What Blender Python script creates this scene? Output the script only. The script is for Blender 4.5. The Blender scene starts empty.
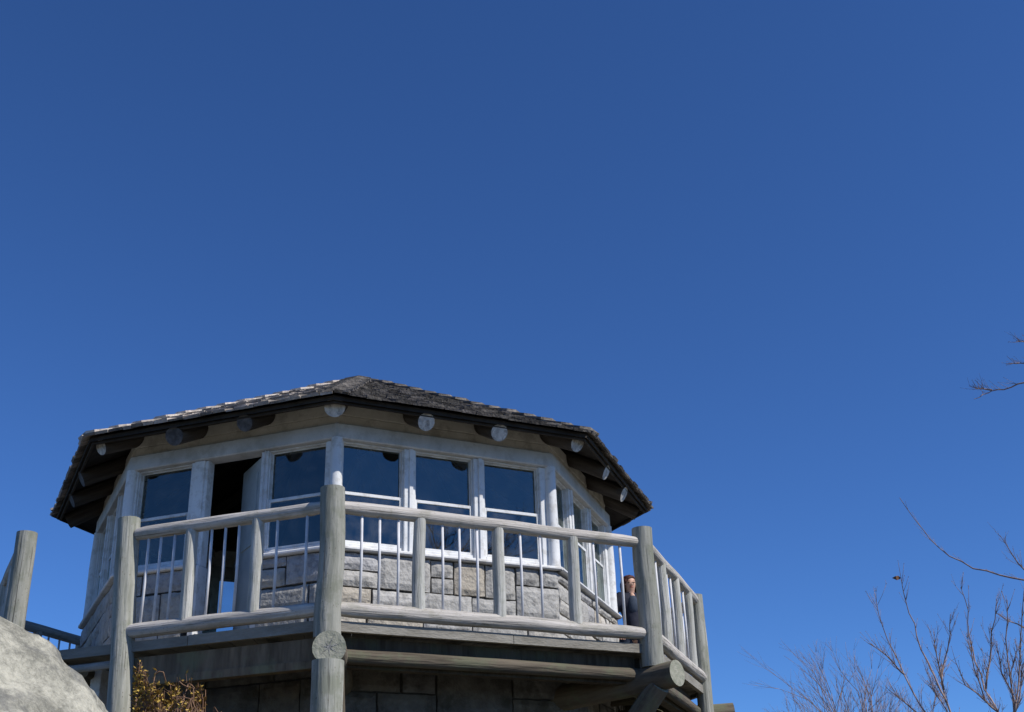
import bpy, math, random
import numpy as np
from mathutils import Vector, Matrix, noise
random.seed(11)
S = bpy.context.scene
C = S.collection
R_ = math.radians
# ------------------------------------------------------------------ camera, light, exposure
CAM = Vector((6.074, -12.193, -2.093)); PITCH, ROLL, YAW = 0.4417, -0.0347, -0.3201; FPX = 1167.4
fw = Vector((math.sin(YAW)*math.cos(PITCH), math.cos(YAW)*math.cos(PITCH), math.sin(PITCH)))
r0 = Vector((math.cos(YAW), -math.sin(YAW), 0)); u0 = r0.cross(fw)
rt = math.cos(ROLL)*r0 + math.sin(ROLL)*u0; up = -math.sin(ROLL)*r0 + math.cos(ROLL)*u0
cd = bpy.data.cameras.new('camera'); cam = bpy.data.objects.new('camera', cd); C.objects.link(cam)
M = Matrix((rt, up, -fw)).transposed().to_4x4(); M.translation = CAM; cam.matrix_world = M
cd.sensor_width = 36; cd.lens = 36*FPX/1024; cd.clip_start = 0.05; cd.clip_end = 60000
S.camera = cam
SUN_AZ, SUN_EL = -8.0, 44.0            # azimuth from +X towards +Y
w = bpy.data.worlds.new('World'); S.world = w; w.use_nodes = True
nt = w.node_tree; bg = nt.nodes['Background']
sky = nt.nodes.new('ShaderNodeTexSky'); sky.sky_type = 'NISHITA'; sky.sun_disc = False
sky.sun_elevation = R_(SUN_EL); sky.sun_rotation = R_(90-SUN_AZ)
sky.altitude = 1500; sky.air_density = 0.9; sky.dust_density = 0.0; sky.ozone_density = 4.5
tn = nt.nodes.new('ShaderNodeMix'); tn.data_type = 'RGBA'; tn.blend_type = 'MULTIPLY'; tn.inputs['Factor'].default_value = 1
tn.inputs['B'].default_value = (.58, .93, 1.40, 1)          # the camera's saturated rendering of the clear sky
nt.links.new(sky.outputs[0], tn.inputs['A']); nt.links.new(tn.outputs['Result'], bg.inputs[0]); bg.inputs[1].default_value = 0.094
sd = bpy.data.lights.new('sun', 'SUN'); sd.energy = 5.0; sd.angle = R_(0.53); sd.color = (1.0, 0.955, 0.88)
sun = bpy.data.objects.new('sun', sd); C.objects.link(sun)
sdir = Vector((math.cos(R_(SUN_EL))*math.cos(R_(SUN_AZ)), math.cos(R_(SUN_EL))*math.sin(R_(SUN_AZ)), math.sin(R_(SUN_EL))))
sun.rotation_euler = sdir.to_track_quat('Z', 'Y').to_euler(); sun.location = sdir*60
S.view_settings.view_transform = 'Standard'; S.view_settings.look = 'None'
S.view_settings.exposure = 0.0; S.view_settings.gamma = 1.0

# ------------------------------------------------------------------ materials
def mat(name, base, base2=None, rough=0.8, scale=6.0, src='Object', stretch=(1, 1, 1), bump=0.0, bscale=None,
        tint=0.0, spot=None, spot_amt=0.5, spot_scale=3.0, detail=8, metal=0.0, spec=0.3, lo=.35, hi=.65, crack=0.0, crack_st=(55, 55, 1.3), knots=False, nrough=.65):
    m = bpy.data.materials.new(name); m.use_nodes = True; t = m.node_tree; N = t.nodes; L = t.links
    b = N['Principled BSDF']; b.inputs['Roughness'].default_value = rough; b.inputs['Metallic'].default_value = metal
    b.inputs['Specular IOR Level'].default_value = spec
    if src == 'lc':
        co = N.new('ShaderNodeAttribute'); co.attribute_name = 'lc'; vec = co.outputs['Vector']
    else:
        co = N.new('ShaderNodeTexCoord'); vec = co.outputs['Object']
    mp = N.new('ShaderNodeMapping'); mp.inputs['Scale'].default_value = stretch; L.new(vec, mp.inputs[0])
    n = N.new('ShaderNodeTexNoise'); n.inputs['Scale'].default_value = scale; n.inputs['Detail'].default_value = detail
    n.inputs['Roughness'].default_value = nrough
    L.new(mp.outputs[0], n.inputs['Vector'])
    r = N.new('ShaderNodeMapRange'); r.inputs[1].default_value = lo; r.inputs[2].default_value = hi
    L.new(n.outputs[0], r.inputs[0])
    mx = N.new('ShaderNodeMix'); mx.data_type = 'RGBA'
    mx.inputs['A'].default_value = (*base, 1); mx.inputs['B'].default_value = (*(base2 or base), 1)
    L.new(r.outputs[0], mx.inputs['Factor']); out = mx.outputs['Result']
    if spot:
        n2 = N.new('ShaderNodeTexNoise'); n2.inputs['Scale'].default_value = spot_scale; n2.inputs['Detail'].default_value = 6
        n2.inputs['Roughness'].default_value = .7
        L.new(vec, n2.inputs['Vector'])
        r2 = N.new('ShaderNodeMapRange'); r2.inputs[1].default_value = .5; r2.inputs[2].default_value = .62
        r2.inputs[4].default_value = spot_amt
        L.new(n2.outputs[0], r2.inputs[0])
        m2 = N.new('ShaderNodeMix'); m2.data_type = 'RGBA'; L.new(out, m2.inputs['A']); m2.inputs['B'].default_value = (*spot, 1)
        L.new(r2.outputs[0], m2.inputs['Factor']); out = m2.outputs['Result']
    def darken(out, fac, col):
        k = N.new('ShaderNodeMix'); k.data_type = 'RGBA'; L.new(fac, k.inputs['Factor']); L.new(out, k.inputs['A']); k.inputs['B'].default_value = (*col, 1)
        return k.outputs['Result']
    if crack:                                         # drying cracks running along the grain
        mc = N.new('ShaderNodeMapping'); mc.inputs['Scale'].default_value = crack_st; L.new(vec, mc.inputs[0])
        nc = N.new('ShaderNodeTexNoise'); nc.inputs['Scale'].default_value = 1; nc.inputs['Detail'].default_value = 3; L.new(mc.outputs[0], nc.inputs['Vector'])
        rc = N.new('ShaderNodeMapRange'); rc.inputs[1].default_value = .36; rc.inputs[2].default_value = .30; rc.inputs[4].default_value = crack; L.new(nc.outputs[0], rc.inputs[0])
        out = darken(out, rc.outputs[0], (.045, .04, .032))
    if knots:
        mk = N.new('ShaderNodeMapping'); mk.inputs['Scale'].default_value = (9, 9, 3.4); L.new(vec, mk.inputs[0])
        vk = N.new('ShaderNodeTexVoronoi'); L.new(mk.outputs[0], vk.inputs['Vector'])
        rk = N.new('ShaderNodeMapRange'); rk.inputs[1].default_value = .16; rk.inputs[2].default_value = .07; rk.inputs[4].default_value = .75; L.new(vk.outputs['Distance'], rk.inputs[0])
        out = darken(out, rk.outputs[0], (.10, .075, .05))
    if tint:
        a = N.new('ShaderNodeAttribute'); a.attribute_name = 'tint'
        m3 = N.new('ShaderNodeMix'); m3.data_type = 'RGBA'; m3.blend_type = 'MULTIPLY'; m3.inputs['Factor'].default_value = tint
        L.new(out, m3.inputs['A']); L.new(a.outputs['Color'], m3.inputs['B']); out = m3.outputs['Result']
    L.new(out, b.inputs['Base Color'])
    if bump:
        nb = N.new('ShaderNodeTexNoise'); nb.inputs['Scale'].default_value = bscale or scale*2; nb.inputs['Detail'].default_value = 6
        L.new(mp.outputs[0], nb.inputs['Vector'])
        bp = N.new('ShaderNodeBump'); bp.inputs['Strength'].default_value = bump; bp.inputs['Distance'].default_value = .02
        L.new(nb.outputs[0], bp.inputs['Height']); L.new(bp.outputs[0], b.inputs['Normal'])
    return m

LOG = (14, 14, 1.6)
m_post = mat('weathered_post', (.20, .205, .17), (.37, .365, .325), .9, 1.0, 'lc', LOG, .6, 2.0, .8, spot=(.17, .18, .13), spot_amt=.55, spot_scale=4, crack=.75, knots=True)
m_rail = mat('weathered_rail', (.29, .27, .245), (.51, .475, .435), .9, 1.0, 'lc', LOG, .6, 2.0, .8, spot=(.23, .22, .17), spot_amt=.5, spot_scale=5, crack=.75, knots=True)
m_bal = mat('grey_baluster', (.27, .27, .24), (.45, .445, .42), .9, 1.0, 'lc', LOG, .6, 2.0, .8, spot=(.2, .21, .16), spot_amt=.4, spot_scale=6, crack=.75, knots=True)
m_beam = mat('old_shaded_beam', (.066, .053, .038), (.145, .12, .088), .9, 1.0, 'lc', LOG, .7, 2.0, .8, spot=(.12, .13, .08), spot_amt=.6, spot_scale=3)  # base colour lowered to carry the deep shade beneath the deck
m_end = mat('log_end', (.20, .21, .16), (.34, .33, .27), .95, 18, 'Object', (1, 1, 1), .5)
m_shaded_end = mat('shaded_rafter_end', (.05, .05, .053), (.12, .12, .125), .9, 16, bump=.5)  # darker copy of the rafter end: shade of the unlit sides as colour
m_rend = mat('painted_log_end', (.34, .34, .33), (.62, .61, .58), .8, 22, 'Object', (1, 1, .5), .5, spot=(.15, .14, .13), spot_amt=.7, spot_scale=16)
m_white = mat('white_paint', (.60, .61, .62), (.76, .76, .75), .55, 3, 'Object', (1, 1, .5), .15, 25, spot=(.42, .40, .36), spot_amt=.55, spot_scale=9)
m_header = mat('shaded_white_paint', (.46, .455, .44), (.60, .59, .575), .65, 3, 'Object', (1, 1, .6), .2, 25, spot=(.33, .32, .29), spot_amt=.5, spot_scale=5)  # white paint greyed down, eave shade put into the colour
m_frieze = mat('cream_boards', (.68, .65, .58), (.82, .79, .73), .8, 5, 'Object', (1, 1, 1), .2, 20, spot=(.25, .22, .18), spot_amt=.4, spot_scale=4)
m_rod = mat('rod_paint', (.50, .50, .52), (.66, .66, .68), .5, 8)
m_stone = mat('wall_stone', (.33, .325, .315), (.47, .46, .44), .95, 7, 'Object', (1, 1, 1), .9, 22, 1.0, spot=(.20, .195, .185), spot_amt=.6, spot_scale=11, nrough=.8)
m_fstone = mat('shaded_foundation_stone', (.11, .105, .10), (.21, .205, .195), .95, 5, 'Object', (1, 1, 1), .9, 22, 1.0, spot=(.05, .05, .042), spot_amt=.6, spot_scale=4)  # darker version of the wall stone, with the deck's shade painted in
m_mortar = mat('dark_mortar', (.055, .052, .048), (.10, .095, .088), 1, 20, bump=.5)
m_shake = mat('roof_shake', (.085, .076, .068), (.19, .172, .155), .85, 9, 'Object', (1, 1, 1), .7, 30, 1.0)
m_sheath = mat('dark_sheathing', (.022, .018, .015), (.045, .038, .032), .9, 6, bump=.3)
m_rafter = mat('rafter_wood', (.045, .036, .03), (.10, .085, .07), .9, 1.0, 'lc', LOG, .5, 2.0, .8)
m_deck = mat('deck_boards', (.20, .185, .155), (.33, .31, .27), .9, 2.5, 'Object', (1, 1, 4), .4, 20, .9)
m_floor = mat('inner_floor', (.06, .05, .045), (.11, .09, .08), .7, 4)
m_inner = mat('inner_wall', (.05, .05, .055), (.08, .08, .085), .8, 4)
m_door = mat('door_paint', (.33, .38, .40), (.43, .48, .50), .6, 4, bump=.1)
m_metal = mat('dull_metal', (.25, .24, .22), (.35, .34, .32), .4, 12, metal=.9)
m_rock = mat('lichen_rock', (.17, .165, .135), (.46, .44, .36), .95, 3.6, 'Object', (1, 1, .7), 1.0, 45, spot=(.12, .12, .115), spot_amt=.7, spot_scale=2.3, nrough=.86, lo=.42, hi=.58, detail=15, crack=.7, crack_st=(1.6, 2.2, 7))
m_ground = mat('mountain_ground', (.055, .048, .026), (.11, .095, .055), 1, .8, bump=.6, bscale=9, spot=(.22, .21, .19), spot_amt=.7, spot_scale=.35)
m_twig = mat('twig_bark', (.19, .13, .115), (.36, .27, .235), .9, 14)
m_bark = mat('grey_bark', (.12, .105, .09), (.24, .215, .19), .95, 1, 'lc', LOG, .8, 2.5)
m_leaf = mat('golden_leaf', (.30, .18, .04), (.58, .41, .09), .8, 12, tint=1)
m_dead = mat('brown_leaf', (.10, .05, .03), (.17, .09, .05), .9, 12)
m_stem = mat('brown_stem', (.12, .065, .04), (.25, .155, .10), .9, 12)
m_skin = mat('skin', (.55, .33, .24), (.60, .37, .27), .55, 20)
m_hair = mat('auburn_hair', (.05, .017, .012), (.11, .035, .025), .6, 30, 'Object', (4, 4, 1), .5, 50)
m_jacket = mat('navy_jacket', (.008, .010, .022), (.016, .02, .04), .75, 8, bump=.4, bscale=14)
m_shirt = mat('slate_shirt', (.03, .045, .07), (.045, .06, .09), .85, 8, bump=.2)
m_jeans = mat('dark_jeans', (.02, .03, .055), (.035, .05, .08), .9, 30)
m_lips = mat('lips', (.35, .10, .09), None, .5)
m_eye = mat('dark_eye', (.02, .015, .012), None, .3)
m_boot = mat('boot', (.04, .025, .018), (.06, .04, .03), .7, 9)
def glass():
    m = bpy.data.materials.new('window_glass'); m.use_nodes = True; t = m.node_tree; N = t.nodes; L = t.links
    N.remove(N['Principled BSDF']); o = N['Material Output']
    tr = N.new('ShaderNodeBsdfTransparent'); tr.inputs[0].default_value = (.72, .78, .80, 1)
    gl = N.new('ShaderNodeBsdfGlossy'); gl.inputs['Roughness'].default_value = .015; gl.inputs[0].default_value = (.86, .97, .90, 1)
    fr = N.new('ShaderNodeFresnel'); fr.inputs[0].default_value = 2.15
    mx = N.new('ShaderNodeMixShader'); L.new(fr.outputs[0], mx.inputs[0]); L.new(tr.outputs[0], mx.inputs[1]); L.new(gl.outputs[0], mx.inputs[2])
    tc = N.new('ShaderNodeTexCoord'); n = N.new('ShaderNodeTexNoise'); n.inputs['Scale'].default_value = 2.2; L.new(tc.outputs['Object'], n.inputs['Vector'])
    bp = N.new('ShaderNodeBump'); bp.inputs['Strength'].default_value = .02; bp.inputs['Distance'].default_value = .02; L.new(n.outputs[0], bp.inputs['Height'])
    L.new(bp.outputs[0], gl.inputs['Normal'])
    df = N.new('ShaderNodeBsdfDiffuse'); df.inputs[0].default_value = (.5, .5, .48, 1)     # dust and dried rain on the pane
    n3 = N.new('ShaderNodeTexNoise'); n3.inputs['Scale'].default_value = 7; n3.inputs['Detail'].default_value = 8; L.new(tc.outputs['Object'], n3.inputs['Vector'])
    r3 = N.new('ShaderNodeMapRange'); r3.inputs[1].default_value = .4; r3.inputs[2].default_value = .75; r3.inputs[4].default_value = .09; L.new(n3.outputs[0], r3.inputs[0])
    m4 = N.new('ShaderNodeMixShader'); L.new(r3.outputs[0], m4.inputs[0]); L.new(mx.outputs[0], m4.inputs[1]); L.new(df.outputs[0], m4.inputs[2])
    L.new(m4.outputs[0], o.inputs[0]); return m
m_glass = glass()

# ------------------------------------------------------------------ mesh helpers
class MB:
    def __init__(s): s.v = []; s.f = []; s.lc = []; s.t = []; s.mi = []; s.mats = []; s.sm = []
    def midx(s, m):
        if m not in s.mats: s.mats.append(m)
        return s.mats.index(m)
    def add(s, vs, fs, m, tint=None, lcs=None, smooth=False):
        o = len(s.v); s.v += [tuple(v) for v in vs]; mi = s.midx(m)
        s.f += [tuple(i+o for i in f) for f in fs]; s.mi += [mi]*len(fs); s.sm += [smooth]*len(fs)
        s.lc += [tuple(l) for l in (lcs or vs)]
        t = tint if tint is not None else (1, 1, 1)
        if isinstance(t, (int, float)): t = (t, t, t)
        s.t += [tuple(t)]*len(vs)
    def build(s, name, parent=None, recentre=True):
        me = bpy.data.meshes.new(name)
        vs = s.v
        off = Vector((0, 0, 0))
        me.from_pydata(vs, [], s.f)
        for m in s.mats: me.materials.append(m)
        me.polygons.foreach_set('material_index', s.mi); me.polygons.foreach_set('use_smooth', s.sm)
        a = me.attributes.new('lc', 'FLOAT_VECTOR', 'POINT'); a.data.foreach_set('vector', np.array(s.lc, dtype='f').ravel())
        a = me.attributes.new('tint', 'FLOAT_COLOR', 'POINT')
        a.data.foreach_set('color', np.hstack([np.array(s.t, dtype='f'), np.ones((len(s.t), 1), 'f')]).ravel())
        me.update()
        o = bpy.data.objects.new(name, me); C.objects.link(o)
        if parent: o.parent = parent; 
        return o
def empty(name, label, cat, group=None, loc=(0, 0, 0)):
    o = bpy.data.objects.new(name, None); C.objects.link(o); o.empty_display_size = .2
    tag(o, label, cat, group); return o
def tag(o, label, cat, group=None, kind=None):
    if label: o['label'] = label
    if cat: o['category'] = cat
    if group: o['group'] = group
    if kind: o['kind'] = kind
    return o
def log(mb, p0, p1, r0_, r1_=None, m=None, seg=14, n=8, wob=.012, tint=None, endm=None, bulge=.04, round_end=0.0):
    """one peeled log: slightly crooked, slightly uneven in thickness"""
    p0 = Vector(p0); p1 = Vector(p1); r1_ = r0_ if r1_ is None else r1_
    d = (p1-p0); Ln = d.length; d.normalize()
    a = d.cross(Vector((0, 0, 1)) if abs(d.z) < .9 else Vector((1, 0, 0))).normalized(); b = d.cross(a)
    off = Vector((random.uniform(-50, 50),)*3); off.y = random.uniform(-50, 50)
    vs = []; lcs = []; fs = []
    for i in range(n+1):
        t = i/n; c = p0 + d*Ln*t
        wv = noise.noise_vector(off+Vector((0, 0, t*Ln*1.3)))*wob*min(1, 4*t*(1-t)+.1)
        c = c + a*wv.x + b*wv.y
        rr = r0_+(r1_-r0_)*t
        if round_end and i in (0, n): rr *= 1-round_end
        for j in range(seg):
            an = 2*math.pi*j/seg
            q = rr*(1+bulge*2*noise.noise(off+Vector((math.cos(an)*.8, math.sin(an)*.8, t*Ln*2))))
            vs.append(c + (a*math.cos(an)+b*math.sin(an))*q)
            lcs.append((math.cos(an)*.1+off.x, math.sin(an)*.1+off.y, t*Ln))
    for i in range(n):
        for j in range(seg):
            k = (j+1) % seg
            fs.append((i*seg+j, i*seg+k, (i+1)*seg+k, (i+1)*seg+j))
    tv = tint if tint is not None else random.uniform(.82, 1.1)
    mb.add(vs, fs, m, tv, lcs, True)
    mb.add([vs[j] for j in range(seg)], [tuple(reversed(range(seg)))], endm or m, tv, None)
    mb.add([vs[n*seg+j] for j in range(seg)], [tuple(range(seg))], endm or m, tv, None)
def tube(mb, pts, rs, m, seg=5, tint=None):
    vs = []; fs = []; prev = None
    pts = [Vector(p) for p in pts]
    for i, p in enumerate(pts):
        d = (pts[min(i+1, len(pts)-1)]-pts[max(i-1, 0)]).normalized()
        if prev is None: a = d.cross(Vector((.3, .2, 1)) if abs(d.z) < .9 else Vector((1, 0, 0))).normalized()
        else: a = (prev-d*prev.dot(d)).normalized()
        prev = a; b = d.cross(a)
        for j in range(seg):
            an = 2*math.pi*j/seg; vs.append(p+(a*math.cos(an)+b*math.sin(an))*rs[i])
    n = len(pts)
    for i in range(n-1):
        for j in range(seg):
            k = (j+1) % seg; fs.append((i*seg+j, i*seg+k, (i+1)*seg+k, (i+1)*seg+j))
    fs.append(tuple(reversed(range(seg)))); fs.append(tuple((n-1)*seg+j for j in range(seg)))
    mb.add(vs, fs, m, tint, None, True)
BF = [(0, 3, 2, 1), (4, 5, 6, 7), (0, 1, 5, 4), (1, 2, 6, 5), (2, 3, 7, 6), (3, 0, 4, 7)]
def hexa(mb, c8, m, tint=None, bev=0.0): mb.add(c8, BF, m, tint)
class Face:
    """one side of an octagon: t runs left to right seen from outside, d outwards, z up"""
    def __init__(s, deg):
        s.n = Vector((math.cos(R_(deg)), math.sin(R_(deg)), 0)); s.t = Vector((-s.n.y, s.n.x, 0)); s.deg = deg
    def p(s, t, d, z): return s.t*t + s.n*d + Vector((0, 0, z))
    def box(s, mb, t0, t1, d0, d1, z0, z1, m, tint=None, bev=.006):
        b = min(bev, (t1-t0)*.3, (d1-d0)*.3, (z1-z0)*.3)
        # box with chamfered outer edges (front face inset)
        P = s.p
        back = [P(t0, d0, z0), P(t1, d0, z0), P(t1, d0, z1), P(t0, d0, z1)]
        mid = [P(t0, d1-b, z0), P(t1, d1-b, z0), P(t1, d1-b, z1), P(t0, d1-b, z1)]
        fr = [P(t0+b, d1, z0+b), P(t1-b, d1, z0+b), P(t1-b, d1, z1-b), P(t0+b, d1, z1-b)]
        fs = [(0, 1, 2, 3)] + [(i, i+4, (i+1) % 4+4, (i+1) % 4) for i in range(4)] + [(i+4, i+8, (i+1) % 4+8, (i+1) % 4+4) for i in range(4)] + [(8, 11, 10, 9)]
        fs = [tuple(reversed(f)) for f in fs]
        mb.add(back+mid+fr, fs, m, tint)
FACES = [Face(-90+45*k) for k in range(8)]      # 0 front-left side, 1 front-right side, 2 right side ...
K8 = math.tan(R_(22.5))
W = 2.772                                       # apothem of the cabin wall
def corner(R, k): a = R_(-112.5+45*k); return Vector((R*math.cos(a), R*math.sin(a), 0))

# ------------------------------------------------------------------ ground and far hills
def terrain_z(x, y):
    r = math.hypot(x, y)
    z = -3.25 - .28*max(0, r-6)**.75 if r > 6 else -3.25
    z += .22*noise.noise(Vector((x*.35, y*.35, 0))) + .08*noise.noise(Vector((x*1.3, y*1.3, 3)))
    z += 1.9*math.exp(-((x-6.7)**2+(y+4.0)**2)/5.0) + 1.15*math.exp(-((x-.6)**2+(y+4.2)**2)/2.2)
    if r > 60: z -= min(420, (r-60)*.35)
    if r > 900: z += 160*noise.noise(Vector((x*.0006, y*.0006, 7)))*min(1, (r-900)/1500)
    return z
mb = MB(); rings = [0.0]+[.25*i for i in range(1, 48)]+[12*1.17**i for i in range(48)]; NS = 160; vs = []; fs = []
for i, r in enumerate(rings):
    for j in range(NS):
        a = 2*math.pi*j/NS; x, y = r*math.cos(a), r*math.sin(a); vs.append((x, y, terrain_z(x, y)))
for i in range(len(rings)-1):
    for j in range(NS):
        k = (j+1) % NS; fs.append((i*NS+j, (i+1)*NS+j, (i+1)*NS+k, i*NS+k))
mb.add(vs, fs, m_ground, None, None, True)
tag(mb.build('ground'), None, None, None, 'structure')

# ------------------------------------------------------------------ lookout cabin
cabin = empty('lookout_cabin', 'octagonal stone and white timber lookout cabin with low shake roof', 'lookout cabin')

def ashlar(mb, F, t0, t1, z0, z1, d, rowh, wl, seed, depth=.10, fine=True, m=None):
    global STONE; STONE = m or m_stone
    rnd = random.Random(seed)
    F.box(mb, t0, t1, d-depth-.06, d-.045, z0, z1, m_mortar, bev=.0)
    # rows, with now and then a stone two rows high
    rows = []; z = z0
    while z < z1-.02:
        h = rowh*rnd.uniform(.75, 1.25)
        if z+h > z1-rowh*.45: h = z1-z
        rows.append((z, z+h)); z += h
    taken = [[] for _ in rows]
    for i, (a, b) in enumerate(rows):
        x = t0
        blocks = sorted(taken[i])
        while x < t1-.01:
            inside = [q for q in blocks if q[0] <= x+.001 < q[1]-.001]
            if inside: x = inside[0][1]; continue
            nxt = min([q[0] for q in blocks if q[0] > x] + [t1])
            wd = rnd.uniform(*wl)
            if nxt-(x+wd) < wl[0]*.6: wd = nxt-x
            x2 = min(x+wd, nxt); top = b
            if i+1 < len(rows) and rnd.random() < .26 and x2-x > .18:
                top = rows[i+1][1]; taken[i+1].append((x, x2))
            stone(mb, F, x, x2, a, top, d, rnd, depth, fine)
            x = x2
def stone(mb, F, t0, t1, z0, z1, d, rnd, depth, fine):
    g = .010; t0 += g*rnd.uniform(.5, 1.3); t1 -= g*rnd.uniform(.5, 1.3); z0 += g*rnd.uniform(.5, 1.3); z1 -= g*rnd.uniform(.5, 1.3)
    nx = max(3, int((t1-t0)/.045)) if fine else 4; nz = max(3, int((z1-z0)/.045)) if fine else 4
    o = Vector((rnd.uniform(-99, 99), rnd.uniform(-99, 99), 0)); base = rnd.uniform(-.008, .008)
    sl, sm_ = rnd.uniform(-.05, .05), rnd.uniform(-.05, .05)
    vs = []; fs = []
    for j in range(nz+1):
        for i in range(nx+1):
            u, v = i/nx, j/nz
            e = min(u, 1-u)*(t1-t0); f = min(v, 1-v)*(z1-z0)
            k = min(1, min(e, f)/.03)
            nn = noise.fractal(o+Vector((u*(t1-t0)*9, v*(z1-z0)*9, 0)), 1, 2, 4)
            ed = .008*noise.noise(o+Vector((u*(t1-t0)*14+9, v*(z1-z0)*14, 4)))
            dd = d+base-.018*(1-k)**2 + nn*.006*k + (u-.5)*sl*.3+(v-.5)*sm_*.3
            vs.append(F.p(t0+(t1-t0)*u+ed*(1-k), dd, z0+(z1-z0)*v+ed*(1-k)))
    for j in range(nz):
        for i in range(nx):
            q = j*(nx+1)+i; fs.append((q, q+1, q+nx+2, q+nx+1))
    # rim back to the bed
    ring = [i for i in range(nx+1)] + [j*(nx+1)+nx for j in range(1, nz+1)] + [nz*(nx+1)+i for i in range(nx-1, -1, -1)] + [j*(nx+1) for j in range(nz-1, 0, -1)]
    n0 = len(vs)
    for q in ring: vs.append(Vector(vs[q])-F.n*(depth))
    m = len(ring)
    for q in range(m): fs.append((ring[q], n0+q, n0+(q+1) % m, ring[(q+1) % m]))
    l = rnd.uniform(.85, 1.12); c = rnd.choice([(1, 1, 1), (1.01, 1, .98), (1.04, 1., .94), (.97, .98, 1.03), (.88, .88, .88), (1.08, 1.0, .88)])
    mb.add(vs, fs, STONE, tuple(l*q for q in c), None, False)

DS = W+.075
for k, F in enumerate(FACES):
    hw = DS*K8; mbs = MB()
    if k == 0:
        ashlar(mbs, F, -hw, -.40, 0.03, .935, DS, .21, (.25, .55), 5+k); mbs.build('parapet_wall', cabin); mbs = MB()
        ashlar(mbs, F, .40, hw, 0.03, .935, DS, .21, (.25, .55), 50+k)
    else:
        ashlar(mbs, F, -hw, hw, 0.03, .935, DS, .175, (.20, .60), 5+k, fine=k in (0, 1, 2, 7))
    mbs.build('parapet_wall', cabin)
    hw = (DS+.02)*K8; mbs = MB()
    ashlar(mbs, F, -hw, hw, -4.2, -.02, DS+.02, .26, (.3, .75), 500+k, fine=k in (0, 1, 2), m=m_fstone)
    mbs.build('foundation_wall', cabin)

def window(F, tc, hwid=.312, z0=.985, z1=2.04):
    mb = MB(); t0, t1 = tc-hwid, tc+hwid; f = .012
    B = lambda *a, **k: F.box(mb, *a, m_white, **k)
    B(t0, t0+f, W-.09, W-.012, z0, z1); B(t1-f, t1, W-.09, W-.012, z0, z1)
    B(t0+f, t1-f, W-.09, W-.008, z0, z0+.05); B(t0+f, t1-f, W-.09, W-.012, z1-f, z1)
    win = mb.build('window', cabin)
    zm = z0+.05+(z1-z0-.05)*.505
    for (a, b, dd, rail_top) in ((z0+.05, zm, W-.025, True), (zm-.031, z1-f, W-.055, False)):
        mb = MB(); s = .02 if rail_top else .009
        B = lambda *q, **k: F.box(mb, *q, m_white, **k)
        x0, x1 = t0+f, t1-f
        B(x0, x0+s, dd-.02, dd, a, b, bev=.003); B(x1-s, x1, dd-.02, dd, a, b, bev=.003)
        B(x0+s, x1-s, dd-.02, dd, a, a+(.03 if rail_top else .022), bev=.003); B(x0+s, x1-s, dd-.02, dd, b-(.032 if rail_top else .010), b, bev=.003)
        sash = mb.build('sash', win)
        mb = MB(); mb.add([F.p(x0+s, dd-.011, a), F.p(x1-s, dd-.011, a), F.p(x1-s, dd-.011, b), F.p(x0+s, dd-.011, b)], [(0, 1, 2, 3)], m_glass)
        mb.build('pane', sash)
TC = (-.775, -.03, .715)
for k, F in enumerate(FACES):
    hw = W*K8
    tcs = [-.775, .03, .72] if k == 0 else list(TC)
    edges = []
    for tc in tcs:
        hwid = .30 if (k == 0 and abs(tc) < .1) else .312
        edges += [(tc-hwid, tc+hwid)]
        if not (k == 0 and abs(tc) < .1): window(F, tc)
    xs = [-hw] + [e for p in edges for e in p] + [hw]
    for i in range(0, len(xs), 2):
        a, b = xs[i], xs[i+1]; zlow = .975; mb = MB()
        F.box(mb, a, b, W-.10, W+.012, zlow, 2.04, m_white, bev=.008)
        if 0 < i < 6:                                  # a narrower batten on the pier
            F.box(mb, a+.05, b-.03, W+.013, W+.03, zlow+.01, 2.04, m_white, bev=.005)
        mb.build('pier_board', cabin)
    mb = MB()
    h3 = (W+.055)*K8; F.box(mb, -h3, h3, W-.12, W+.055, 2.042, 2.20, m_header, bev=.01)
    mb.build('header_board', cabin)
    mb = MB()
    F.box(mb, -hw, hw, W-.12, W+.004, 2.202, 2.30, m_frieze, bev=.004)
    F.box(mb, -hw, hw, W-.12, W+.010, 2.304, 2.42, m_frieze, bev=.004)
    mb.build('frieze_board', cabin)
    mb = MB(); h2 = (W+.12)*K8
    if k == 0:
        F.box(mb, -h2, -.34, W-.14, W+.115, .938, .974, m_white, bev=.01); mb.build('sill', cabin); mb = MB(); F.box(mb, .40, h2, W-.14, W+.115, .938, .974, m_white, bev=.01)
    else:
        F.box(mb, -h2+.004, h2-.004, W-.14, W+.115, .938, .974, m_white, bev=.01)
    mb.build('sill', cabin)
# rounded corner posts of the cabin
for k in range(8):
    c = corner(W/math.cos(R_(22.5))+.012, k); mb = MB()
    log(mb, c+Vector((0, 0, .976)), c+Vector((0, 0, 2.05)), .066, .058, m_white, 14, 10, .01, 1.0, round_end=.0)
    mb.build('corner_post', cabin)
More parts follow.
